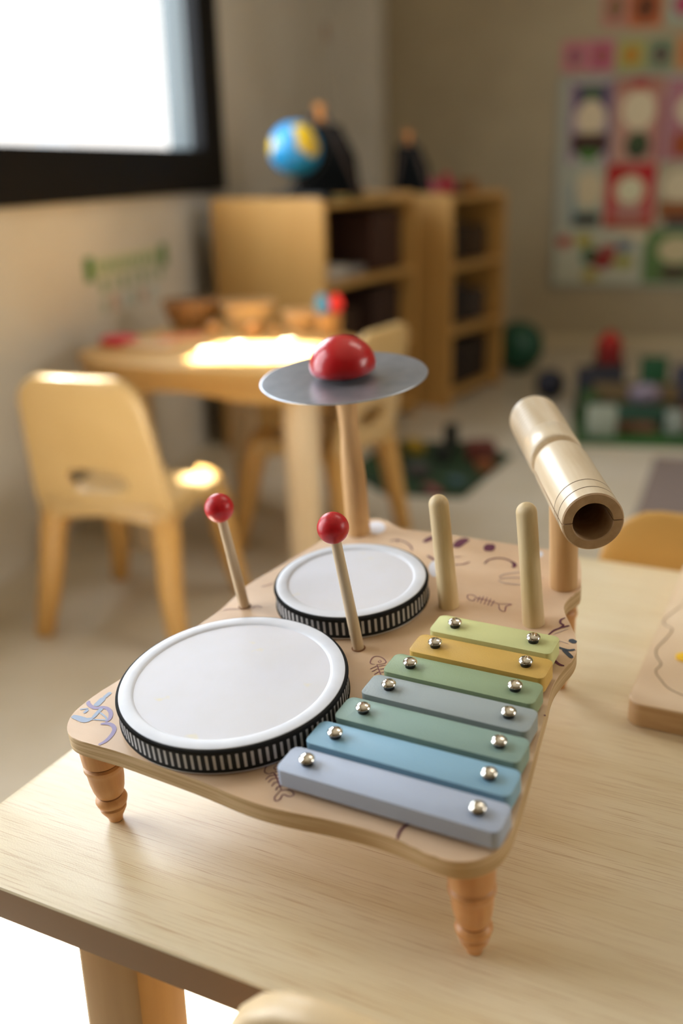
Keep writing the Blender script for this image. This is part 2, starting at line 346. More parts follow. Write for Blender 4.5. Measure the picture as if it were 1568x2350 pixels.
STROKES=[
('purple_pale',2.0,[(-71.2,-136.1),(-69.4,-131.4),(-69.8,-125.3),(-72.0,-119.8),(-76.2,-116.9),(-80.5,-116.7),(-84.4,-118.7)]),
('purple_pale',2.0,[(-82.8,-115.7),(-82.5,-111.9),(-86.2,-106.6),(-91.4,-103.8),(-95.6,-104.0),(-99.3,-106.4),(-104.1,-105.8),(-108.3,-103.5),(-108.5,-101.6)]),
('blue_pale',3.6,[(-108.3,-119.1),(-101.6,-119.3),(-96.6,-119.3),(-93.6,-116.2)]),
('blue_pale',2.0,[(-93.6,-116.2),(-94.9,-108.1),(-94.7,-105.1)]),
('blue_pale',3.2,[(-100.9,-104.6),(-101.2,-100.8),(-101.8,-95.0)]),
('blue_pale',2.2,[(-101.8,-95.0),(-101.6,-88.3)]),
('blue_pale',0.9,[(-93.0,-116.9),(-83.4,-114.1)]),
('blue_pale',0.9,[(-103.8,-108.6),(-108.6,-111.5)]),
('blue_pale',0.9,[(-94.3,-108.8),(-86.4,-111.5),(-83.2,-114.0)]),
('blue_pale',1.6,[(-103.0,-113.7),(-103.2,-109.4)]),
('purple',0.7,[(44.7,-118.9),(40.9,-118.4),(39.0,-113.5),(39.5,-108.7),(44.3,-108.9)]),
('purple',0.5,[(44.1,-111.1),(46.2,-112.2),(46.0,-114.2),(44.0,-113.1),(44.1,-111.1)]),
('purple',0.7,[(44.7,-118.9),(47.0,-117.4),(58.4,-128.3)]),
('purple',0.7,[(45.0,-124.1),(45.4,-120.5),(48.0,-118.6)]),
('purple',0.7,[(47.8,-125.7),(48.1,-122.2),(50.0,-120.5)]),
('purple',0.7,[(51.3,-127.7),(51.2,-124.3),(52.7,-123.0)]),
('purple',0.7,[(55.3,-129.6),(54.9,-126.7),(56.0,-125.8)]),
('purple',0.7,[(46.4,-116.1),(48.5,-114.8)]),
('purple',0.7,[(48.7,-118.3),(50.3,-117.2)]),
('purple',0.7,[(51.0,-120.6),(52.1,-119.3)]),
('purple',0.7,[(53.4,-123.1),(54.8,-121.4)]),
('purple',0.7,[(55.8,-125.5),(58.5,-122.9)]),
('purple',0.7,[(57.9,-128.5),(57.8,-134.6),(59.9,-137.1),(61.5,-135.2),(61.1,-130.9),(65.1,-131.1),(66.9,-128.6),(63.3,-126.3),(57.9,-128.5)]),
('purple_mid',0.7,[(51.9,5.2),(48.5,5.4),(47.0,11.8),(49.5,14.6),(54.4,13.6),(58.3,9.5),(53.9,5.6)]),
('purple_mid',0.5,[(52.8,11.2),(54.6,10.0),(54.4,8.0),(52.8,8.9),(53.3,10.2)]),
('purple_mid',0.7,[(53.3,5.7),(63.2,-6.8)]),
('purple_mid',0.7,[(51.6,-1.2),(54.2,3.9)]),
('purple_mid',0.7,[(54.0,-3.5),(56.2,1.3)]),
('purple_mid',0.7,[(57.0,-6.0),(58.6,-1.4)]),
('purple_mid',0.7,[(55.6,3.9),(59.5,7.1)]),
('purple_mid',0.7,[(57.9,1.0),(61.6,3.7)]),
('purple_mid',0.7,[(60.3,-2.2),(63.3,0.0)]),
('purple_mid',0.8,[(85.1,111.5),(80.5,114.4),(77.1,112.8),(79.5,107.7),(84.3,106.3),(85.3,111.1),(103.2,108.5)]),
('purple_mid',0.7,[(86.4,114.2),(87.4,105.6)]),
('purple_mid',0.7,[(88.8,115.5),(90.3,104.4)]),
('purple_mid',0.7,[(91.8,115.0),(93.5,103.8)]),
('purple_mid',0.7,[(95.1,113.9),(96.4,103.4)]),
('purple_mid',0.7,[(98.5,112.2),(99.1,103.1)]),
('purple_mid',0.8,[(103.2,108.5),(106.4,101.3),(110.8,99.7),(109.4,106.8),(111.9,110.9),(103.2,108.5)]),
('plum',5.5,[(10.4,182.7),(13.4,195.0)]),
('plum',9,[(39.0,182.0),(39.7,193.2),(42.9,199.6)]),
('plum',9.5,[(66.9,184.3),(63.8,196.8)]),
('plum',1.3,[(-17.7,174.9),(-13.6,179.1),(-4.9,177.7),(3.0,172.0),(6.9,166.4)]),
('plum',1.2,[(-13.0,180.7),(-11.3,175.6)]),
('plum',2.2,[(22.7,161.5),(32.2,155.8)]),
('plum',1.4,[(49.1,154.3),(55.4,157.0),(59.4,162.4)]),
('purple_mid',0.8,[(44.2,166.1),(49.5,168.7)]),
('plum',1.5,[(71.4,163.1),(72.3,170.4),(78.8,175.9),(87.6,175.0),(93.9,170.0)]),
('plum',3,[(90.7,173.0),(94.3,169.7),(94.7,164.3)]),
('taupe',1.2,[(89.6,146.3),(93.0,153.1),(103.5,159.9)]),
('taupe',1.2,[(90.5,143.7),(100.1,149.4),(122.1,155.8)]),
('taupe',1.2,[(90.9,141.0),(98.0,139.1),(110.0,140.9)]),
('purple_mid',0.8,[(-81.1,71.1),(-77.6,75.3),(-75.1,79.9)]),
('purple_mid',0.7,[(-89.5,29.9),(-85.0,33.5),(-78.5,35.1)]),
('purple_mid',0.7,[(-69.6,39.7),(-68.1,44.3),(-62.8,43.5)]),
('plum',1.6,[(149.6,80.2),(151.4,87.0),(154.6,92.0),(155.4,96.2),(152.9,97.7),(151.8,102.0),(153.8,105.9)]),
('plum',1.6,[(154.6,92.0),(159.5,96.9)]),
('slate',2.2,[(157.9,68.4),(163.8,66.9),(168.4,66.8),(171.5,69.0)]),
('slate',3.2,[(164.3,66.4),(168.1,62.7),(172.7,58.5)]),
('slate',6,[(166.3,76.3),(168.3,80.3)]),
('plum',2.0,[(160.3,65.6),(159.6,58.1),(162.5,52.1),(167.1,48.3),(170.4,47.9)]),
('taupe',0.7,[(155.9,75.0),(160.5,75.2),(165.5,74.1)]),
('taupe',0.6,[(152.2,81.9),(156.6,88.1),(160.1,92.5)]),
('plum',1.5,[(135.8,-137.9),(134.8,-131.9),(136.0,-126.0),(139.4,-122.7)]),
('plum',2.2,[(184.4,-106.9),(186.0,-108.4)]),
('purple_mid',1.2,[(70.9,-15.1),(71.7,-15.4)]),
('purple_mid',1.2,[(174.3,-7.2),(175.5,-8.2)]),
]
BLOBS=[
((-40.8,195.3),(8.0,2.6),(-5.4,11.0)),
((37.0,142.6),(4.3,1.5),(-5.2,12.1)),
((107.9,192.9),(1.9,0.7),(-1.6,5.0)),
]
bm = bmesh.new()
op = [(p.x*mm, p.y*mm) for p in smooth_closed([(x, y, 0) for x, y in OUT], 4)]
slab(bm, op, -.012, 0, .0009, 2, 0, 1)
inks = list(INK)
for k, wdt, pts in STROKES:
    if k in ('purple_pale', 'blue_pale'): wdt *= 1.4
    stroke(bm, [(x*mm, y*mm) for x, y in pts], wdt*mm, .00022+.00001*inks.index(k), 2+inks.index(k))
for c, a, b in BLOBS:
    vs = [bm.verts.new(((c[0]+a[0]*math.cos(t)+b[0]*math.sin(t))*mm, (c[1]+a[1]*math.cos(t)+b[1]*math.sin(t))*mm, .0002)) for t in [2*PI*i/28 for i in range(28)]]
    f = bm.faces.new(vs); f.material_index = 2+inks.index('white')
# dark knots in the ply edge are left to the material; print wraps over
mesh('board', bm, [birch, ply]+[INK[k] for k in inks], toy, 35)

def foot_depth(x, y): return (.5945-.5+.0102*x+.1199*y)/.9927
def toy_leg(x, y):
    H = foot_depth(x, y)-.0007; L = H-.012; k = L
    P = [(0, 0), (.0133, 0), (.0134, .14), (.0131, .255), (.0114, .272), (.0115, .283), (.0133, .300), (.0134, .335), (.0124, .355), (.0121, .40), (.0116, .50), (.0105, .60), (.0092, .660), (.0080, .682), (.0081, .692), (.0101, .712), (.0108, .745), (.0101, .785), (.0083, .80), (.0079, .812), (.0091, .830), (.0088, .86), (.0078, .89), (.0064, .93), (.0052, .965), (.0048, 1.0), (0, 1.0)]
    dark = {3, 4, 12, 13, 17, 18}
    bm = bmesh.new()
    lathe(bm, [(r, -.012-z*k) for r, z in P], 40, mis=lambda a, i: 1 if a in dark else 0)
    bmesh.ops.translate(bm, verts=bm.verts, vec=(x, y, 0))
    return mesh('leg', bm, [leg_wood, groove_wood], toy, 50)
for x, y in ((-.0895, -.1195), (.1705, -.1215), (.1265, .186), (-.055, .186)): toy_leg(x, y)

def drum(cx, cy, R, nst, ring):
    root = empty('drum'); root.parent = toy; root.location = (cx, cy, 0)
    bm = bmesh.new()
    lathe(bm, [(0, .0002), (R-.0012, .0002), (R-.0006, .0009), (R-.0006, .0022), (R-.0014, .0030), (R-.0014, .0176), (R-.0018, .0184), (R-.0030, .0187), (R-ring+.0012, .0187), (R-ring, .0183), (R-ring-.0008, .0176), (0, .0176)], 128, mis=lambda k, i: 1 if k == 10 else 0)
    hoop = mesh('drum_hoop', bm, [drum_white, drum_skin], root, 30)
    # ribbon: black knitted edges, white bars woven on black
    bm = bmesh.new(); n = nst*4; prof = [(-.0013, .0014), (-.0002, .0016), (.0006, .0024), (.0004, .0034), (.0001, .0042), (.0001, .0145), (.0004, .0154), (.0007, .0165), (.0001, .0176), (-.0012, .0180)]
    rings = []
    for k, (dr, z) in enumerate(prof):
        bump_ = k in (1, 2, 3, 6, 7, 8)
        rings.append([])
        for i in range(n*2):
            t = 2*PI*i/(n*2); kn = (.00022*math.cos(PI*i*1.0) if bump_ else 0)
            r = R-.0004+dr+kn; rings[-1].append(bm.verts.new((r*math.cos(t), r*math.sin(t), z+(kn if k in (7, 8) else 0))))
    for k in range(len(rings)-1):
        for i in range(n*2):
            j = (i+1) % (n*2)
            f = bm.faces.new((rings[k][i], rings[k][j], rings[k+1][j], rings[k+1][i]))
            f.material_index = 1 if (k == 4 and (i//2) % 4 in (0, 1) and (i % 8) < 3) else 0
    mesh('striped_ribbon', bm, [ribbon_black, ribbon_white], root, 60)['label'] = 'black ribbon with upright white bars around the drum'
    return root
d1 = drum(-.0157, -.0639, .0752, 104, .0105); d1['label'] = 'large white drum with black and white striped ribbon'
d2 = drum(-.0031, .0787, .0582, 78, .0102); d2['label'] = 'small white drum with black and white striped ribbon'

BARS = [('ABB6CA', 'pale lavender blue'), ('88B2CA', 'sky blue'), ('8AA59B', 'grey green'), ('9DA8A9', 'grey'), ('92A683', 'sage green'), ('DCB45E', 'ochre yellow'), ('DFE2A0', 'lime yellow')]
half = [51.5, 47.8, 43.4, 39.3, 35.4, 31.3, 27.8]; cxs = [122.3, 122.0, 122.1, 122.1, 120.7, 122.4, 121.8]; cys = [-116.9, -89.5, -61.9, -34.3, -7.6, 19.8, 47.5]
for i, (col, nm) in enumerate(BARS):
    bar_m = mottle('bar_paint_'+nm.replace(' ', '_'), col, col, 200, .5, bump=.25)
    bm = bmesh.new(); hl = (half[i]+15.2)*mm; cx, cy = cxs[i]*mm, cys[i]*mm
    slab(bm, rrect(-hl, hl, -.0113, .0113, .0042, 6), .0036, .0146, .0004, 2)
    # a little worn edge where paint is rubbed off stays in the paint
    b = mesh('xylophone_bar', bm, bar_m, toy, 28, (cx, cy, 0)); b['label'] = nm+' xylophone bar'
    for sx in (-1, 1):
        bm = bmesh.new()
        lathe(bm, [(0, .0174), (.0031, .0174), (.0044, .0175), (.00475, .0179), (.0046, .0185), (.0039, .0193), (.0028, .0200), (.0014, .0204), (0, .0205)], 32)
        lathe(bm, [(0, .0146), (.0034, .0146), (.0034, .0176), (0, .0176)], 24, mi=1)
        mesh('screw', bm, [chrome, rubber], b, 50, (sx*half[i]*mm, 0, 0))
        bm = bmesh.new(); lathe(bm, [(0, .0002), (.0052, .0002), (.0055, .001), (.0055, .0028), (.005, .0036), (0, .0036)], 24)
        mesh('spacer', bm, spacer, b, 50, (sx*(half[i]-.5)*mm, 0, 0))

def upright(name, m, base, top, prof, seg=40, parent=toy, nseg=1):
    base = Vector(base)*mm; top = Vector(top)*mm; d = top-base; q = Vector((0, 0, 1)).rotation_difference(d.normalized())
    mx = Matrix.Translation(base) @ q.to_matrix().to_4x4()
    bm = bmesh.new(); lathe(bm, prof, seg, mx=mx); return mesh(name, bm, m, parent, 50)
def round_tip(r, L, r0=None):
    r0 = r0 or r
    return [(0, 0), (r0, 0), (r, L*.5)]+[(r*math.cos(t), L-r+r*math.sin(t)) for t in [PI/2*i/8 for i in range(8)]]+[(0, L)]
upright('peg', peg_wood, (69.7, 94.1, 0.2), (66.1, 92.0, 90), round_tip(.0071, .0905, .0076))
upright('peg', peg_wood, (135.2, 91.9, 0.2), (131.2, 89.6, 94), round_tip(.0071, .0945, .0078))
upright('post', post_wood, (139.5, 150, 0.2), (139.0, 150, 80), [(0, 0), (.0104, 0), (.0104, .074), (0, .074)])['label'] = 'thick round post under the wooden tube'
upright('cymbal_post', post_wood, (-51, 182.5, .2), (-52.0, 183.4, 138), [(0, 0), (.0102, 0), (.0104, .03), (.0101, .055), (.0092, .072), (.0080, .088), (.0077, .096), (.0082, .108), (.0094, .121), (.0098, .130), (.0096, .1385), (0, .1385)])
cy = empty('cymbal'); cy.parent = toy; cy.location = (-.0531, .184, .140); cy['label'] = 'thin grey metal cymbal disc'
bm = bmesh.new()
lathe(bm, [(0, -.0012), (.010, -.0012), (.022, -.0006), (.060, -.0006), (.0672, -.0010), (.0682, -.0006), (.0684, 0), (.0680, .0005), (.0668, .0005), (.060, .0003), (.030, .0002), (.022, -.0001), (.014, -.0005), (0, -.0005)], 96)
mesh('cymbal_disc', bm, cymbal_metal, cy, 60)
bm = bmesh.new(); lathe(bm, [(0, -.0008), (.0016, -.0008), (.0016, .006), (0, .006)], 16); mesh('bolt', bm, rubber, cy, 60)
bm = bmesh.new()
lathe(bm, [(0, .0030), (.017, .0031), (.0235, .0040), (.0262, .0062), (.0270, .0098)]+[(.0270*math.cos(t), .0098+.0238*math.sin(t)) for t in [PI/2*i/14 for i in range(1, 14)]]+[(0, .0336)], 64)
k_ = mesh('cymbal_knob', bm, red_paint, cy, 50); k_['label'] = 'glossy red wooden dome'

# hollow tube, scored and split
P0 = Vector((77.5, 269.5, 86.0))*mm; P1 = Vector((175.5, 93.5, 85.0))*mm; LT = (P1-P0).length
zx = (P1-P0).normalized(); xx = Vector((0, 0, 1)).cross(zx).normalized(); yx = zx.cross(xx)
TM = Matrix(((xx.x, yx.x, zx.x, P0.x), (xx.y, yx.y, zx.y, P0.y), (xx.z, yx.z, zx.z, P0.z), (0, 0, 0, 1)))
bm = bmesh.new(); R = .0206
prof = [(0, 0), (R-.003, 0), (R-.0008, .0012), (R, .004)]
z = .008
for k in range(10): prof += [(R, z), (R-.0014, z+.0020), (R, z+.0038)]; z += .0058
prof += [(R, .088), (R-.0006, .0915), (R-.0016, .0925), (R-.0058, .0930), (R-.0060, .0945), (R-.0040, .0975), (R-.0016, .1015), (R-.0003, .1065), (R, .110), (0, .110)]
lathe(bm, prof, 72)
rh = .0134
g = math.asin(.0006/R)
for a0 in (g, PI+g):
    a1 = a0+PI-2*g
    sec = [(rh, .1100), (R, .1100), (R, .1776), (R-.0004, .1779), (R-.0004, .1783), (R, .1786), (R, .1896), (R-.0004, .1899), (R-.0004, .1903), (R, .1906), (R, LT-.001), (R-.0009, LT), (rh+.0006, LT), (rh, LT-.0006), (rh, .1100)]
    rg = lathe(bm, sec, 40, a0=a0, a1=a1, mis=lambda k, i: 2 if k in (2, 3, 4, 6, 7, 8) else (1 if k in (10, 11, 12, 13) else 0))
    for e in (0, -1):
        vs = [r[e] for r in rg[:-1]]
        f = bm.faces.new(vs); f.material_index = 1
tb = mesh('hollow_tube', bm, [tube_wood, tube_end, tube_line], toy, 40, mw=TM); tb['label'] = 'pale wooden scraper tube with a split open end'

# mallets stand in their holes: things of their own
def mallet(base, top, r, label):
    root = empty('drum_mallet', mw=TOY @ TR(*[c*mm for c in base])); tag(root, label, 'mallet', 'red headed mallets standing in the toy')
    d = (Vector(top)-Vector(base))*mm; q = Vector((0, 0, 1)).rotation_difference(d.normalized()).to_matrix().to_4x4(); L = d.length
    bm = bmesh.new(); lathe(bm, [(0, 0.0003), (.0039, .0003), (.0041, .02), (.0038, L*.6), (.0036, L-.004), (0, L-.004)], 28, mx=q); mesh('stick', bm, pale_wood, root, 50)
    bm = bmesh.new(); ball(bm, d, r, u=40, v=24); mesh('mallet_head', bm, worn_red, root, 180)
mallet((32.5, 19.1, 0), (24.3, 14.6, 95), .0107, 'red headed mallet standing between the two drums and the xylophone')
mallet((-76.9, 40.5, 0), (-83.8, 36.4, 84.5), .0108, 'red headed mallet standing at the left edge behind the large drum')
for x, y in ((32.5, 19.1), (-76.9, 40.5)):
    bm = bmesh.new(); lathe(bm, [(.0036, .00005), (.0050, .00012)], 28); bmesh.ops.translate(bm, verts=bm.verts, vec=(x*mm, y*mm, .0002)); mesh('mallet_hole', bm, groove_wood, toy)

# ---------------------------------------------------------------- puzzle board on the near table
pz = empty('puzzle_board', mw=TAB @ TR(-.108, .702, .5)); tag(pz, 'pale wooden puzzle block with rounded corners at the right on the table', 'puzzle')
bm = bmesh.new(); slab(bm, rrect(0, .34, 0, .311, .012), .0005, .0205, .0015, 2, 0, 1)
def groove(bm, pts, wd, mi, z=.0207): stroke(bm, pts, wd, z, mi)
groove(bm, [(.012, .195), (.003, .165), (.004, .15), (.012, .142), (.010, .12), (.006, .10), (.008, .085), (.014, .072), (.012, .058), (.018, .045), (.03, .03), (.06, .022), (.11, .03)], .0014, 2)
groove(bm, [(.012, .195), (.03, .215), (.05, .21), (.06, .19), (.09, .2), (.13, .19)], .0014, 2)
groove(bm, [(.03, .10), (.06, .11), (.09, .1)], .001, 2)
mesh('block', bm, [puzzle_wood, puzzle_side, pm('9C8468')], pz, 40)
bm = bmesh.new(); lathe(bm, [(0, .0206), (.008, .0206), (.008, .0222), (.0074, .0226), (0, .0226)], 24); bmesh.ops.translate(bm, verts=bm.verts, vec=(.031, .090, 0))
mesh('yellow_piece', bm, pm('F2C21E'), pz, 40)

# ---------------------------------------------------------------- chairs
def kids_chair(label, loc, rz, m1, m2, seat_h=.30, top=.56, group=None, hole=True):
    root = empty('kids_chair', loc, rz); tag(root, label, 'chair', group)
    w_ = .155
    # seat: moulded, front edge rolls down
    bm = bmesh.new(); nx, ny = 14, 14; g_ = []
    for j in range(ny+1):
        y = -.145+.30*j/ny; row = []
        for i in range(nx+1):
            u = -1+2*i/nx; v = j/ny
            xw = w_*(1-.06*(1-v)); zz = seat_h-.012*(1-u*u)*math.sin(PI*min(1, v*1.1))
            if v > .8: zz -= .055*((v-.8)/.2)**2
            if abs(u) > .85: zz -= .022*((abs(u)-.85)/.15)**2
            row.append(bm.verts.new((u*xw, y-(.015*(u*u) if v > .8 else 0), zz)))
        g_.append(row)
    for j in range(ny):
        for i in range(nx): bm.faces.new((g_[j][i], g_[j][i+1], g_[j+1][i+1], g_[j+1][i]))
    s = mesh('seat', bm, m1, root, 60); md = s.modifiers.new('thickness', 'SOLIDIFY'); md.thickness = .016; md.offset = -1
    # backrest shell with an opening near the seat
    def bend(x, z):
        v = (z-seat_h)/(top-seat_h); return (x, -.135-.055*v+.25*x*x, z)
    N = 72; hc = (0, seat_h+.048); outer = []; inner = []
    for i in range(N):
        t = 2*PI*i/N; c, s_ = math.cos(t), math.sin(t)
        inner.append((hc[0]+.066*math.copysign(abs(c)**.6, c), hc[1]+(.022 if s_ > 0 else .026)*math.copysign(abs(s_)**.7, s_)))
        best = 1
        zc = (top+seat_h)/2-.01
        # rounded trapezoid outline
        for k in range(400):
            r = .02+k*.001; x = hc[0]+r*c; z = hc[1]+r*s_
            v = (z-seat_h+.02)/(top-seat_h+.02); hw = w_*(1-.17*v); rc = .055
            inside = z > seat_h-.02 and z < top and abs(x) < hw
            if inside and z > top-rc and abs(x) > hw-rc: inside = math.hypot(abs(x)-hw+rc, z-top+rc) < rc
            if not inside: break
        outer.append((hc[0]+(r-.001)*c, hc[1]+(r-.001)*s_))
    bm = bmesh.new(); K = 5; rings = []
    for k in range(K+1):
        q = k/K; rings.append([bm.verts.new(bend(inner[i][0]*(1-q)+outer[i][0]*q, inner[i][1]*(1-q)+outer[i][1]*q)) for i in range(N)])
    for k in range(K):
        for i in range(N): bm.faces.new((rings[k][i], rings[k][(i+1) % N], rings[k+1][(i+1) % N], rings[k+1][i]))
    if not hole: bm.faces.new(rings[0])
    b = mesh('backrest', bm, m1, root, 60); md = b.modifiers.new('thickness', 'SOLIDIFY'); md.thickness = .018; md.offset = 0
    md = b.modifiers.new('round', 'BEVEL'); md.width = .004; md.segments = 2
    for sx in (-1, 1):
        for sy in (-1, 1):
            bm = bmesh.new(); x0, y0 = sx*.118, sy*.112-.004; x1, y1 = sx*.158, sy*.158
            z0 = seat_h-.022
            pts = [(x0*.80, y0*.9, z0+.0), (x0+.006*sx, y0, z0-.018), (x0*.4+x1*.6-.004*sx, y0*.4+y1*.6, z0*.42), (x1, y1, 0.001)]
            tube(bm, [tuple(p) for p in smooth_open(pts, 4)], [.034-.014*(i/12) for i in range(13)], 14)
            mesh('leg', bm, m2, root, 60)
    # side rails under the seat
    bm = bmesh.new()
    for sx in (-1, 1): tube(bm, [(sx*.128, -.12, seat_h-.035), (sx*.131, 0, seat_h-.028), (sx*.128, .11, seat_h-.040)], [.017, .012, .017], 10)
    tube(bm, [(-.118, -.128, seat_h-.03), (0, -.135, seat_h-.02), (.118, -.128, seat_h-.03)], [.017, .011, .017], 10)
    mesh('seat_rail', bm, m1, root, 60)
    return root
CHG = 'small golden classroom chairs'
kids_chair('golden moulded kids chair at the left, its back to the camera, with sunlit seat', (-.43, 1.995, 0), math.radians(-18), gold_ply, gold_leg)
kids_chair('golden kids chair at the right end of the far table, turned away to the left', (-.05, 2.42, 0), math.radians(60), gold_ply, gold_leg)
def near_chair(s, t, face, label, m1, m2, top):
    p = ET*s+NT*t; a = math.atan2(-NT.x, NT.y) if face > 0 else math.atan2(NT.x, -NT.y)
    return kids_chair(label, (p.x, p.y, 0), a, m1, m2, top=top, hole=True)
near_chair(-.093, .490, 1, 'pale wooden kids chair at the bottom edge, its curved back against the near table', pale_ply, pale_ply, .560)
near_chair(-.075, .905, -1, 'golden brown kids chair behind the near table at the right edge', gold_dark, gold_leg, .545)
# ---------------------------------------------------------------- far table
ft = empty('activity_table', (-.15, 2.45, 0)); tag(ft, 'sunlit wooden activity table with a wavy apron, beside the left wall', 'table')
top_pts = [(-.63, 2.46), (-.61, 2.36), (-.54, 2.265), (-.43, 2.205), (-.29, 2.16), (-.155, 2.122), (-.06, 2.095), (.015, 2.12), (.055, 2.22), (.07, 2.36), (.06, 2.50), (.02, 2.62), (-.06, 2.71), (-.15, 2.79), (-.26, 2.87), (-.37, 2.885), (-.45, 2.83), (-.54, 2.66)]
sp = smooth_closed([(x+.15, y-2.45, 0) for x, y in top_pts], 6)
bm = bmesh.new(); slab(bm, [(p.x, p.y) for p in sp], .474, .4985, .003, 2); mesh('tabletop', bm, far_table_wood, ft, 40, (0, 0, .0015))
bm = bmesh.new(); n = len(sp); cen = Vector((0, .02, 0)); rings = [[], [], [], []]
for i, p in enumerate(sp):
    ins = p+(cen-p).normalized()*.010; in2 = p+(cen-p).normalized()*.028
    dz = .028+.020*(1-math.cos(2*PI*(i-2)/n*6.0))*.5
    for k, (q, z) in enumerate(((ins, .4745), (ins, .475-dz), (in2, .475-dz), (in2, .4745))): rings[k].append(bm.verts.new((q.x, q.y, z)))
for k in range(3):
    for i in range(n): bm.faces.new((rings[k][i], rings[k][(i+1) % n], rings[k+1][(i+1) % n], rings[k+1][i]))
mesh('apron', bm, far_table_wood, ft, 40)
for x, y in ((-.50, 2.40), (-.085, 2.165), (.005, 2.52), (-.27, 2.74)):
    bm = bmesh.new(); lathe(bm, [(0, 0), (.034, 0), (.037, .02), (.042, .475), (0, .475)], 24); bmesh.ops.translate(bm, verts=bm.verts, vec=(x+.15, y-2.45, 0)); mesh('leg', bm, far_leg_sunlit, ft, 40)
ZT = .5002
def lathed(name, label, cat, loc, prof, m, seg=36, group=None):
    bm = bmesh.new(); lathe(bm, prof, seg); return tag(mesh(name, bm, m, None, 50, loc), label, cat, group)
def boxy(name, label, cat, loc, rz, sx, sy, sz, m, bev=.003, group=None):
    bm = bmesh.new(); box(bm, -sx/2, sx/2, -sy/2, sy/2, 0, sz, bev)
    o = mesh(name, bm, m, None, 40); o.location = loc; o.rotation_euler = (0, 0, rz); return tag(o, label, cat, group)
basket_m = mottle('wicker', 'A07C50', '6E4E2C', 90, .6, (1, 1, 3)); basket_in = pm('E0BC84')
def bowl(label, x, y, r, h, m1, m2):
    root = empty('wooden_bowl', (x, y, ZT)); tag(root, label, 'bowl', 'bowls at the back of the far table')
    bm = bmesh.new(); lathe(bm, [(0, 0), (r*.62, 0), (r*.9, h*.5), (r, h), (r-.006, h), (r*.86, h*.5), (r*.58, .007), (0, .007)], 40); mesh('bowl_body', bm, m1, root, 50)
    bm = bmesh.new(); lathe(bm, [(r-.009, h-.006), (r+.002, h-.006), (r+.003, h), (r-.009, h+.001)], 40); mesh('rim', bm, m2, root, 50)
    return root
bowl('brown wicker bowl furthest left at the back of the sunlit table', -.405, 2.77, .074, .078, basket_m, pm('9A7040'))
bowl('light wooden bowl in the middle at the back of the sunlit table', -.240, 2.73, .072, .076, pm('D6BA8C'), pm('B08A58'))
bowl('small pale wooden bowl beside the wooden cup on the sunlit table', -.09, 2.70, .056, .050, pm('E6C596'), pm('D9AE78'))
cup = empty('wooden_cup', (-.02, 2.60, ZT)); tag(cup, 'wooden cup holding a blue and a red disc on the sunlit table', 'cup')
bm = bmesh.new(); lathe(bm, [(0, 0), (.03, 0), (.034, .055), (.031, .055), (.027, .005), (0, .005)], 32); mesh('cup_body', bm, pm('B08650'), cup, 50)
for i, (dx, col, nm) in enumerate(((-.018, '2F86C4', 'blue round paddle standing in the wooden cup'), (.018, 'D0242C', 'red round paddle standing in the wooden cup'))):
    root = empty('paddle', (-.02+dx, 2.60, ZT+.006)); tag(root, nm, 'toy', 'paddles in the cup')
    bm = bmesh.new(); tube(bm, [(0, 0, 0), (0, 0, .05)], .003, 8); mesh('stick', bm, pale_wood, root, 40)
    bm = bmesh.new(); lathe(bm, [(0, -.003), (.017, -.003), (.018, 0), (.017, .003), (0, .003)], 28, mx=TR(0, 0, .073) @ Matrix.Rotation(PI/2, 4, 'X') @ Matrix.Diagonal((1, 1.5, 1, 1))); mesh('paddle_head', bm, pm(col), root, 50)
lathed('red_lid', 'flat red plastic lid on the left end of the sunlit table', 'lid', (-.555, 2.53, ZT), [(0, 0), (.044, 0), (.048, .006), (.046, .016), (.038, .020), (0, .020)], pm('C81E2A'))
boxy('paper_sheet', 'orange sheet of paper lying on the far table behind the sun patch', 'paper', (-.41, 2.62, ZT), .4, .12, .07, .0015, pm('D87A52'), 0)
boxy('wooden_tray', 'pale flat wooden tray on the left part of the sunlit table', 'tray', (-.46, 2.47, ZT), -.35, .13, .07, .010, pm('C9A478'))
for i, (x, y, r, lb) in enumerate(((-.330, 2.66, .016, 'small wooden ball left behind the sun patch on the far table'), (-.222, 2.62, .018, 'small wooden ball in the middle behind the sun patch on the far table'), (-.165, 2.64, .011, 'tiny wooden ball right behind the sun patch on the far table'))):
    bm = bmesh.new(); ball(bm, (0, 0, r), r, u=20, v=12); tag(mesh('wooden_ball', bm, pm('E0A560', .3), None, 180, (x, y, ZT)), lb, 'ball', 'wooden balls on the far table')
for i, (x, y, a, lb) in enumerate(((-.31, 2.36, .3, 'pale wooden counting block at the left of the sun patch'), (-.24, 2.42, 1.1, 'pale wooden counting block at the back of the sun patch'), (-.17, 2.32, -.4, 'pale wooden counting block at the front of the sun patch'), (-.12, 2.45, .7, 'pale wooden counting block at the right of the sun patch'))):
    boxy('wooden_block', lb, 'block', (x, y, ZT), a, .035, .022, .012, pm('E9D3AC'), .002, 'blocks in the sun patch')

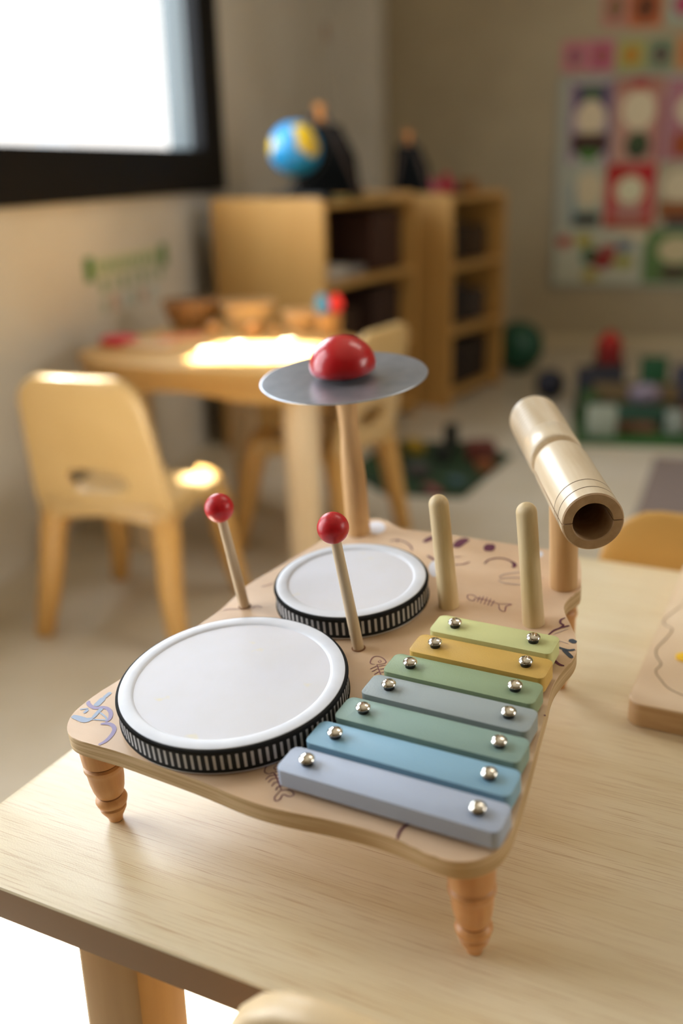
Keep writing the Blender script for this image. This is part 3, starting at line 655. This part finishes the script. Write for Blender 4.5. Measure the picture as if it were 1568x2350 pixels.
# ---------------------------------------------------------------- shelves
def shelf(label, F, az, length, depth, H, levels, thick=.022):
    a = math.radians(az); u = Vector((math.sin(a), math.cos(a), 0)); v = Vector((-math.cos(a), math.sin(a), 0))
    mw = Matrix(((u.x, v.x, 0, F[0]), (u.y, v.y, 0, F[1]), (0, 0, 1, 0), (0, 0, 0, 1)))
    root = empty('bookshelf', mw=mw); tag(root, label, 'shelf')
    for x0 in (0, length-thick):
        bm = bmesh.new(); pts = [(0, 0), (depth, 0), (depth, H)]+[(.03-.03*math.sin(t), H-.03+.03*math.cos(t)) for t in [PI/2*i/5 for i in range(6)]]
        lo = [bm.verts.new((x0, y, z)) for y, z in pts]; hi = [bm.verts.new((x0+thick, y, z)) for y, z in pts]
        bm.faces.new(lo); bm.faces.new(list(reversed(hi)))
        for i in range(len(pts)): bm.faces.new((lo[i], lo[(i+1) % len(pts)], hi[(i+1) % len(pts)], hi[i]))
        mesh('side_panel', bm, shelf_birch, root)
    for z in levels:
        bm = bmesh.new(); box(bm, thick, length-thick, .004, depth-.012, z-.018, z, .001); mesh('shelf_board', bm, shelf_birch, root)
    bm = bmesh.new(); box(bm, thick, length-thick, depth-.012, depth, .03, H-.012); mesh('back_panel', bm, shelf_back_shaded, root)
    return root, mw
s1, S1 = shelf('birch toy shelf with a globe on top, beside the window', (-.036, 3.15), 28, .72, .41, .825, (.06, .31, .56, .812))
s2, S2 = shelf('narrow birch shelf with dark compartments in front of the back wall', (.434, 3.851), 32, .525, .36, .812, (.05, .295, .545, .80))
def on(Mx, x, y, z): return Mx @ Vector((x, y, z))
# globe
gp = on(S1, .165, .185, .8125)
gl_ = empty('globe', gp); tag(gl_, 'small blue and yellow globe on a dark foot on top of the shelf', 'globe')
bm = bmesh.new(); bmesh.ops.create_uvsphere(bm, u_segments=72, v_segments=40, radius=.084)
for p in bm.verts: p.co.z += .158
bl = [((.45, -.75, .45), .50), ((.62, -.72, .05), .34), ((.30, -.72, .70), .35), ((-.93, -.35, .10), .32), ((.2, .9, .2), .7)]
for f in bm.faces:
    d = (f.calc_center_median()-Vector((0, 0, .158))).normalized()
    f.material_index = 1 if any((d-Vector(c).normalized()).length < r*(1+.22*math.sin(9*d.x+4*d.z)*math.cos(7*d.z)) for c, r in bl) else 0
mesh('globe_ball', bm, [mat('globe_ocean', '1E8CC8', .3), mat('globe_land', 'E8C21A', .3)], gl_, 180)
bm = bmesh.new(); tube(bm, [(.10*math.cos(t)*.98, 0, .158+.10*math.sin(t)) for t in [math.radians(a) for a in range(-95, 76, 10)]], .004, 8); mesh('meridian_arm', bm, pm('1A1A1A'), gl_, 60)
bm = bmesh.new(); lathe(bm, [(0, .0), (.095, 0), (.095, .018), (.03, .028), (.012, .056), (0, .056)], 36); mesh('foot', bm, pm('17130F'), gl_, 50)
def easel(label, p, rz, W_, H_, tipc):
    root = empty('tabletop_easel', p, rz); tag(root, label, 'easel', 'small chalkboards on the shelves')
    bm = bmesh.new()
    pts = [(-W_/2, .012), (W_/2, .012), (W_*.42, H_*.45), (W_*.18, H_*.78), (-W_*.42, H_*.78)]
    lo = [bm.verts.new((x, -.06+.055*z/H_, z)) for x, z in pts]; hi = [bm.verts.new((x, -.05+.055*z/H_, z)) for x, z in pts]
    bm.faces.new(lo); bm.faces.new(list(reversed(hi)))
    for i in range(5): bm.faces.new((lo[i], lo[(i+1) % 5], hi[(i+1) % 5], hi[i]))
    mesh('chalkboard', bm, chalk, root)
    for sx in (-1, 1):
        bm = bmesh.new(); tube(bm, [(sx*W_*.48, -.065, 0.004), (-W_*.12+sx*.006, .004, H_)], .006, 8); mesh('leg', bm, pm('3E2A1A'), root, 40)
    bm = bmesh.new(); tube(bm, [(0, .07, 0.004), (-W_*.12, .004, H_)], .006, 8); mesh('leg', bm, pm('B8742E'), root, 40)
    bm = bmesh.new(); box(bm, -W_*.12-.016, -W_*.12+.016, -.006, .012, H_*.82, H_, .003); mesh('top_block', bm, pm(tipc), root)
easel('larger chalkboard easel with orange tip right behind the globe', on(S1, .36, .17, .8125), math.radians(-4), .225, .300, 'C07A30')
easel('smaller chalkboard easel at the left end of the narrow shelf top', on(S2, .07, .20, .8005), math.radians(-8), .150, .235, 'C07A30')
boxy('storage_box', 'low black box at the near end of the shelf top in front of the globe', 'box', on(S1, .055, .052, .8125), PI/2-math.radians(28), .06, .09, .022, pm('131110'))
boxy('green_tray', 'flat green tray at the front of the shelf top', 'tray', on(S1, .33, .040, .8125), PI/2-math.radians(28), .40, .060, .006, pm('1F4A1C'))
boxy('wooden_box', 'small brown wooden box on the shelf top right of the larger easel', 'box', on(S1, .56, .17, .8125), .3, .05, .05, .035, pm('6E4420'))
for i, (x, y, r, c, lb) in enumerate(((.10, .13, .030, 'C8607A', 'pink soft toy on the left of the narrow shelf top'), (.20, .12, .036, 'B02A44', 'dark red toy on the narrow shelf top'), (.17, .24, .034, 'D898A4', 'pale pink toy at the back of the narrow shelf top'))):
    bm = bmesh.new(); ball(bm, (0, 0, r*.8), r, u=20, v=12, sc=(1, 1, .8)); ball(bm, (0, 0, r*1.7), r*.55, u=16, v=10)
    tag(mesh('soft_toy', bm, pm(c, .8), None, 180, on(S2, x, y, .8003)), lb, 'toy')
boxy('orange_box', 'small orange brown box at the right end of the narrow shelf top', 'box', on(S2, .40, .12, .8003), .6, .06, .05, .055, pm('8A5A22'))
boxy('toy_truck', 'dark low toy beside the orange brown box on the narrow shelf', 'toy', on(S2, .30, .13, .8003), .6, .07, .05, .025, pm('2A2230'))
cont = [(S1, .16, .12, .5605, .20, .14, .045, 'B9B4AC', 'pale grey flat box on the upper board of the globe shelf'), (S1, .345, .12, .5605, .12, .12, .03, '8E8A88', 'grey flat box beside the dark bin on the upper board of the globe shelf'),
        (S1, .20, .18, .6060, .10, .06, .02, 'A0281E', 'red packet lying on the pale grey flat box'), (S1, .555, .215, .5605, .24, .34, .205, '3A1E12', 'dark red brown bin filling the upper right of the globe shelf'),  # dark bins added here and below to deepen the shade inside the shelves
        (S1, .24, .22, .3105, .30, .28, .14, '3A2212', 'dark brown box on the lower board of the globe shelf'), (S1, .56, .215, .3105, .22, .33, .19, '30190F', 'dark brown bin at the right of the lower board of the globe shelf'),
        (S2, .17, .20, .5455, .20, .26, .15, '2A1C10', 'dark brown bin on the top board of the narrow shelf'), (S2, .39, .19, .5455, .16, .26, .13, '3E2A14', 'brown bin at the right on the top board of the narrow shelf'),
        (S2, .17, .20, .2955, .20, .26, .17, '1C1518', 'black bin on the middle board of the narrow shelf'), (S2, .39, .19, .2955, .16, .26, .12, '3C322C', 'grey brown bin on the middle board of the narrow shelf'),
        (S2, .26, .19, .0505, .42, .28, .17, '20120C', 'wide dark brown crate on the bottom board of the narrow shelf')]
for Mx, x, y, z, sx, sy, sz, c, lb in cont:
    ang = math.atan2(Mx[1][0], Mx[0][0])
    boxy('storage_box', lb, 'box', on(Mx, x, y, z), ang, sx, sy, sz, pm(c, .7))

# ---------------------------------------------------------------- left wall sticker
st = empty('wall_sticker', RM(LW+.0005, 2.70, .63)); st.matrix_world = Matrix(((WN.x, WD.x, 0, RM(LW+.0006, 2.70, .63).x), (WN.y, WD.y, 0, RM(LW+.0006, 2.70, .63).y), (0, 0, 1, .63), (0, 0, 0, 1)))
tag(st, 'green and white name strip stuck on the wall under the window', 'sticker')
bm = bmesh.new(); box(bm, 0, .0015, -.262, .265, .010, .066); mesh('strip', bm, pm('CFCFB4'), st)
for l0, l1 in ((-.262, -.215), (.215, .265)):
    bm = bmesh.new(); box(bm, .0016, .0026, l0, l1, .006, .070); mesh('green_end', bm, pm('3F7A2A'), st)
bm = bmesh.new()
for k in range(9): box(bm, .0016, .0022, -.19+k*.044, -.165+k*.044, .026 if k % 2 else .022, .052)
mesh('lettering', bm, pm('7FA06A'), st)
for r_, (z0, cnt, cols) in enumerate(((-.03, 7, ['8FA57C', 'B8BFA0']), (-.085, 6, ['A9B2A0', 'C9A48C', 'B8C8C4']))):
    for k in range(cnt):
        p = RM(LW+.0006, 2.52+k*.062, .63+z0); bm = bmesh.new(); box(bm, 0, .001, 0, .034, 0, .034+.008*(k % 2), mx=Matrix(((WN.x, WD.x, 0, 0), (WN.y, WD.y, 0, 0), (0, 0, 1, 0), (0, 0, 0, 1))))
        tag(mesh('small_sticker', bm, pm(cols[k % len(cols)]), None, None, p), 'small faded sticker in the %s row under the green name strip' % ('upper' if r_ == 0 else 'lower'), 'sticker', 'small stickers, %s row' % ('upper' if r_ == 0 else 'lower'))
bm = bmesh.new(); box(bm, LW+.0006, LW+.004, 4.90, 4.95, 1.47, 1.54, .001, mx=ROOM)
tag(mesh('wall_plate', bm, pm('B08A6E'), None), 'faint reddish plate high on the wall above the globe', 'plate')

# ---------------------------------------------------------------- display board with drawings, back wall
BACK = Matrix(((WN.x, -WD.x, 0, RM(0, BW, 0).x), (WN.y, -WD.y, 0, RM(0, BW, 0).y), (0, 0, 1, 0), (0, 0, 0, 1)))  # x across, y out of the wall, z up
bb = empty('display_board', mw=BACK @ TR(.42, 0, .80)); tag(bb, 'large pale display board on the back wall covered with drawings', 'board')
bm = bmesh.new(); box(bm, -.69, .69, .0005, .010, -.478, .488, .002); mesh('panel', bm, pm('A6A594', .6), bb)
for nm, a in (('frame_side', (-.705, -.688, -.49, .50)), ('frame_side', (.688, .705, -.49, .50)), ('frame_rail', (-.688, .688, .486, .50)), ('frame_rail', (-.688, .688, -.49, -.476))):
    bm = bmesh.new(); box(bm, a[0], a[1], .0005, .014, a[2], a[3], .002); mesh(nm, bm, pm('8E8A7A', .4), bb)
def drawing(name, x0, x1, z0, z1, bg, marks, label, y=.0106, group='drawings on the display board', cat='drawing'):
    """marks: (kind, cx, cz, rx, rz, colour) in fractions of the sheet"""
    w_, h_ = x1-x0, z1-z0; ms = [pm(bg, .8)]; bm = bmesh.new(); box(bm, 0, w_, 0, .001, 0, h_)
    for i, (k, cx, cz, rx, rz, col) in enumerate(marks):
        m = pm(col, .8)
        if m not in ms: ms.append(m)
        mi = ms.index(m); yy = .0012+.0002*i
        if k == 'o': pts = [(cx+rx*math.cos(t), cz+rz*math.sin(t)) for t in [2*PI*j/24 for j in range(24)]]
        elif k == 't': pts = [(cx-rx, cz-rz), (cx+rx, cz-rz), (cx, cz+rz)]
        else: pts = [(cx-rx, cz-rz), (cx+rx, cz-rz), (cx+rx, cz+rz), (cx-rx, cz+rz)]
        f = bm.faces.new([bm.verts.new((px*w_, yy, pz_*h_)) for px, pz_ in pts]); f.material_index = mi
    bmesh.ops.recalc_face_normals(bm, faces=[f for f in bm.faces if f.material_index == 0])
    o = mesh(name, bm, ms, None, fixn=False); o.matrix_world = BACK @ TR(x0, y, z0); return tag(o, label, cat, group)
D_ = drawing
D_('child_drawing', -.225, -.028, .905, 1.268, 'B8A8A8', [('r', .5, .80, .5, .16, '5A4468'), ('o', .5, .86, .30, .08, '3C5A38'), ('r', .06, .5, .06, .5, '8A6A84'), ('r', .94, .5, .06, .5, '7A5A78'), ('o', .5, .56, .33, .22, 'D6C4A2'), ('r', .5, .26, .42, .11, '4E3420'), ('r', .5, .19, .38, .07, '38281C'), ('o', .5, .09, .26, .07, '467A2C')], 'purple bordered drawing with a cream oval, top left on the display board')
D_('child_drawing', -.020, .205, .905, 1.275, 'B88C7A', [('r', .5, .92, .5, .08, 'A8705E'), ('o', .5, .92, .16, .08, 'A01E1E'), ('o', .5, .62, .34, .24, 'D8C8A6'), ('r', .93, .4, .07, .4, 'A4585C'), ('o', .52, .20, .25, .17, '333E26'), ('o', .5, .27, .16, .08, '44532E')], 'pink drawing with a red flower above a cream oval, top middle on the display board')
D_('child_drawing', .215, .425, .905, 1.265, 'A8707A', [('o', .6, .62, .38, .20, 'D8C8A8'), ('r', .6, .2, .4, .14, '9A4A1E')], 'mauve drawing cut by the right edge, top row on the display board')
D_('child_drawing', -.205, -.045, .60, .897, 'A8AC98', [('o', .55, .62, .42, .28, 'CBBB98'), ('r', .5, .14, .42, .10, '2A2A22'), ('r', .1, .4, .07, .3, '7A9096')], 'grey green drawing with cream oval over a black band, middle left on display board')
D_('child_drawing', -.040, .195, .60, .900, 'B84A44', [('o', .25, .85, .25, .13, 'A81E16'), ('o', .82, .85, .16, .13, 'B0141C'), ('o', .5, .58, .28, .22, 'D6D0AC'), ('r', .5, .22, .28, .16, 'B07A70'), ('r', .5, .07, .46, .05, 'A0481E')], 'bright red drawing with a cream centre, middle of the display board')
D_('child_drawing', .205, .415, .60, .897, 'A89C80', [('o', .5, .64, .4, .26, 'D2C4A2'), ('r', .5, .28, .45, .13, '8A5228'), ('r', .6, .08, .4, .07, '2C2C34')], 'tan drawing cut by the right edge, middle row of the display board')
D_('child_drawing', -.262, .152, .338, .592, 'B6B6A0', [('o', .10, .78, .08, .13, 'A83A30'), ('o', .33, .80, .11, .13, 'A89A3C'), ('o', .42, .50, .11, .18, '1C5A3A'), ('o', .56, .42, .13, .17, '8A2A26'), ('o', .62, .62, .10, .12, '9A3A36'), ('o', .80, .72, .09, .14, '5A6878'), ('o', .80, .40, .12, .13, '9A9440'), ('o', .42, .14, .10, .11, 'A89428'), ('r', .9, .9, .16, .08, 'D0C2A0')], 'wide pale sheet with coloured blobs, bottom left on the display board')
D_('child_drawing', .162, .415, .338, .592, '5C7A44', [('o', .6, .62, .34, .25, 'C6B890'), ('o', .6, .2, .3, .14, '4E4030')], 'green bordered drawing, bottom right on the display board')
cards = [(-.274, -.155, 1.312, 1.445, 'BC7A7C', 'A0506A', '6E7A5A', 'pink card, first of the lower card row'), (-.15, -.035, 1.310, 1.442, 'B8607C', '9A5A4A', 'A8506E', 'magenta card, second of the lower card row'), (-.022, .104, 1.310, 1.436, '9EA05A', 'B8842A', 'A8702A', 'green card with an orange blob, third of the lower card row'),
         (.114, .232, 1.306, 1.438, '7E8C6C', '3E5246', '8A3A34', 'grey green card with a red dot, fourth of the lower card row'), (.240, .370, 1.302, 1.445, 'C08450', 'B86A3A', 'A85A2A', 'orange card, last of the lower card row'),
         (-.10, .012, 1.498, 1.65, 'B87A6E', '7A6A3C', '9A5A5A', 'pink card, first of the upper card row'), (.018, .165, 1.490, 1.65, 'B8643A', '5A3418', '7A3A1A', 'orange card with a brown blob, upper card row'), (.185, .33, 1.50, 1.65, '9CA694', 'A8405A', 'B04A60', 'pale card with a pink blob, upper card row')]
for x0, x1, z0, z1, c1, c2, c3, lb in cards:
    D_('picture_card', x0, x1, z0, z1, c1, [('o', .5, .5, .32, .32, c2), ('o', .5, .45, .14, .14, c3)], lb, y=.0006, group='picture cards above the display board', cat='card')

# ---------------------------------------------------------------- floor things
bm = bmesh.new(); ball(bm, (0, 0, .115), .115, u=36, v=20); tag(mesh('play_ball', bm, mat('dark_green_ball', '0F4A34', .45), None, 180, (.83, 4.56, 0.0005)), 'dark green ball on the floor beside the narrow shelf', 'ball')
def mat_poly(name, label, pts, h, m, cat='mat'):
    bm = bmesh.new(); slab(bm, pts, .0006, h, .001, 1); return tag(mesh(name, bm, m, None, 40), label, cat)
rug_green = mottle('play_mat_green', '1C3A16', '12260F', 14, .8)
mat_poly('play_mat', 'dark green play mat with scattered toys on the floor beyond the far chair', [(.13, 2.77), (.352, 2.725), (.565, 3.14), (.47, 3.32), (.17, 3.36), (.02, 3.0)], .006, rug_green)
TOYS = [('toy_car', .25, 3.22, .09, .05, .035, '9A7A18', 'yellow toy car at the back left of the dark green mat'), ('toy_tower', .375, 3.24, .04, .04, .085, '12160F', 'black upright toy at the back of the dark green mat'),
        ('toy_barn', .455, 3.10, .09, .07, .06, '5A2418', 'red brown toy barn at the right of the dark green mat'), ('toy_block', .45, 2.98, .05, .05, .03, '7A4420', 'orange brown block in front of the toy barn'),
        ('toy_block', .345, 2.84, .05, .035, .02, '3E5A5E', 'grey blue block near the front corner of the dark green mat'), ('toy_plank', .27, 2.78, .09, .03, .012, '7E4444', 'faded red plank at the front edge of the dark green mat'),
        ('toy_block', .24, 2.95, .08, .06, .03, '3F3A38', 'grey block in the middle of the dark green mat'), ('toy_block', .17, 3.06, .06, .05, .04, '22301E', 'dark green block at the left of the dark green mat'), ('toy_tower', .33, 3.08, .05, .04, .06, '1C2018', 'dark toy in the centre of the dark green mat')]
for nm, x, y, sx, sy, sz, c, lb in TOYS: boxy(nm, lb, 'toy', (x, y, .0062), x*7, sx, sy, sz, pm(c, .6), .004)
mat_poly('building_mat', 'bright green building mat under the toy pile at the right', [(.80, 3.27), (1.5, 3.12), (1.75, 3.6), (1.9, 4.1), (1.15, 4.25), (.90, 3.75)], .010, mottle('lawn_green', '24561A', '1C4412', 10, .8))
PILE = [('storage_cube', .915, 3.375, .10, .09, .095, '969C8C', 'pale grey cube at the front left of the toy pile'), ('storage_cube', 1.17, 3.37, .06, .06, .075, '8C9288', 'small pale cube at the front right of the toy pile'),
        ('toy_crate', 1.06, 3.50, .26, .06, .07, '2A4C3A', 'blue green crate behind the pale grey cube'), ('toy_plank', 1.04, 3.40, .14, .05, .03, '6E4A34', 'brown plank between the two pale cubes'),
        ('toy_box', 1.27, 3.40, .10, .08, .09, '7A2018', 'dark red box at the right edge of the toy pile'), ('toy_roof', 1.10, 3.62, .30, .10, .115, '665230', 'tan wooden toy roof above the crate in the pile'),
        ('toy_crate', 1.02, 3.82, .18, .12, .14, '1D1F2A', 'dark navy crate in the middle of the toy pile'), ('toy_house', 1.12, 4.08, .13, .10, .12, '3A1410', 'dark brown base under the red toy tower'),
        ('toy_block', 1.24, 3.86, .10, .09, .17, '0E4A24', 'deep green block behind the tan roof'), ('toy_box', 1.37, 3.78, .14, .1, .15, '3A3846', 'grey violet box at the back right of the toy pile'),
        ('toy_box', 1.56, 3.88, .14, .12, .17, '24402A', 'dark green box at the far right of the toy pile'), ('toy_block', .93, 3.62, .07, .07, .10, '2E4A1C', 'moss green block at the left of the toy pile')]
for nm, x, y, sx, sy, sz, c, lb in PILE: boxy(nm, lb, 'toy' if 'toy' in nm else 'box', (x, y, .0102), -.25, sx, sy, sz, pm(c, .6), .004)
tw = empty('toy_tower', (1.12, 4.08, .1306)); tag(tw, 'red toy tower with a pointed roof at the back of the toy pile', 'toy')
bm = bmesh.new(); box(bm, -.045, .045, -.035, .035, 0, .07, .004); mesh('tower_body', bm, pm('8A1410'), tw)
bm = bmesh.new(); lathe(bm, [(0, .07), (.06, .07), (.012, .125), (0, .127)], 20); mesh('tower_roof', bm, pm('A01C14'), tw, 40)
bm = bmesh.new(); ball(bm, (0, 0, .06), .06, u=28, v=16); tag(mesh('play_ball', bm, pm('151A2E', .4), None, 180, (.86, 3.98, .0005)), 'small navy ball at the left of the toy pile', 'ball')
bm = bmesh.new(); ball(bm, (0, 0, .04), .04, u=24, v=14, sc=(1.5, 1, 1)); tag(mesh('soft_toy', bm, pm('7E7280', .8), None, 180, (1.10, 3.50, .0805)), 'pale lilac soft toy lying on the blue green crate', 'toy')
bm = bmesh.new(); ball(bm, (0, 0, .02), .02, u=20, v=12); tag(mesh('play_ball', bm, pm('1E3F3A', .4), None, 180, (.63, 3.19, .0005)), 'small teal ball on the floor behind the wooden tube', 'ball')
mat_poly('floor_carpet', 'mauve grey carpet lying on the floor at the right, behind the near table', [(.76, 2.45), (1.02, 3.09), (2.0, 2.85), (1.8, 2.1)], .006, mottle('carpet_mauve', '85766F', '7A6B64', 60, .9), 'carpet')
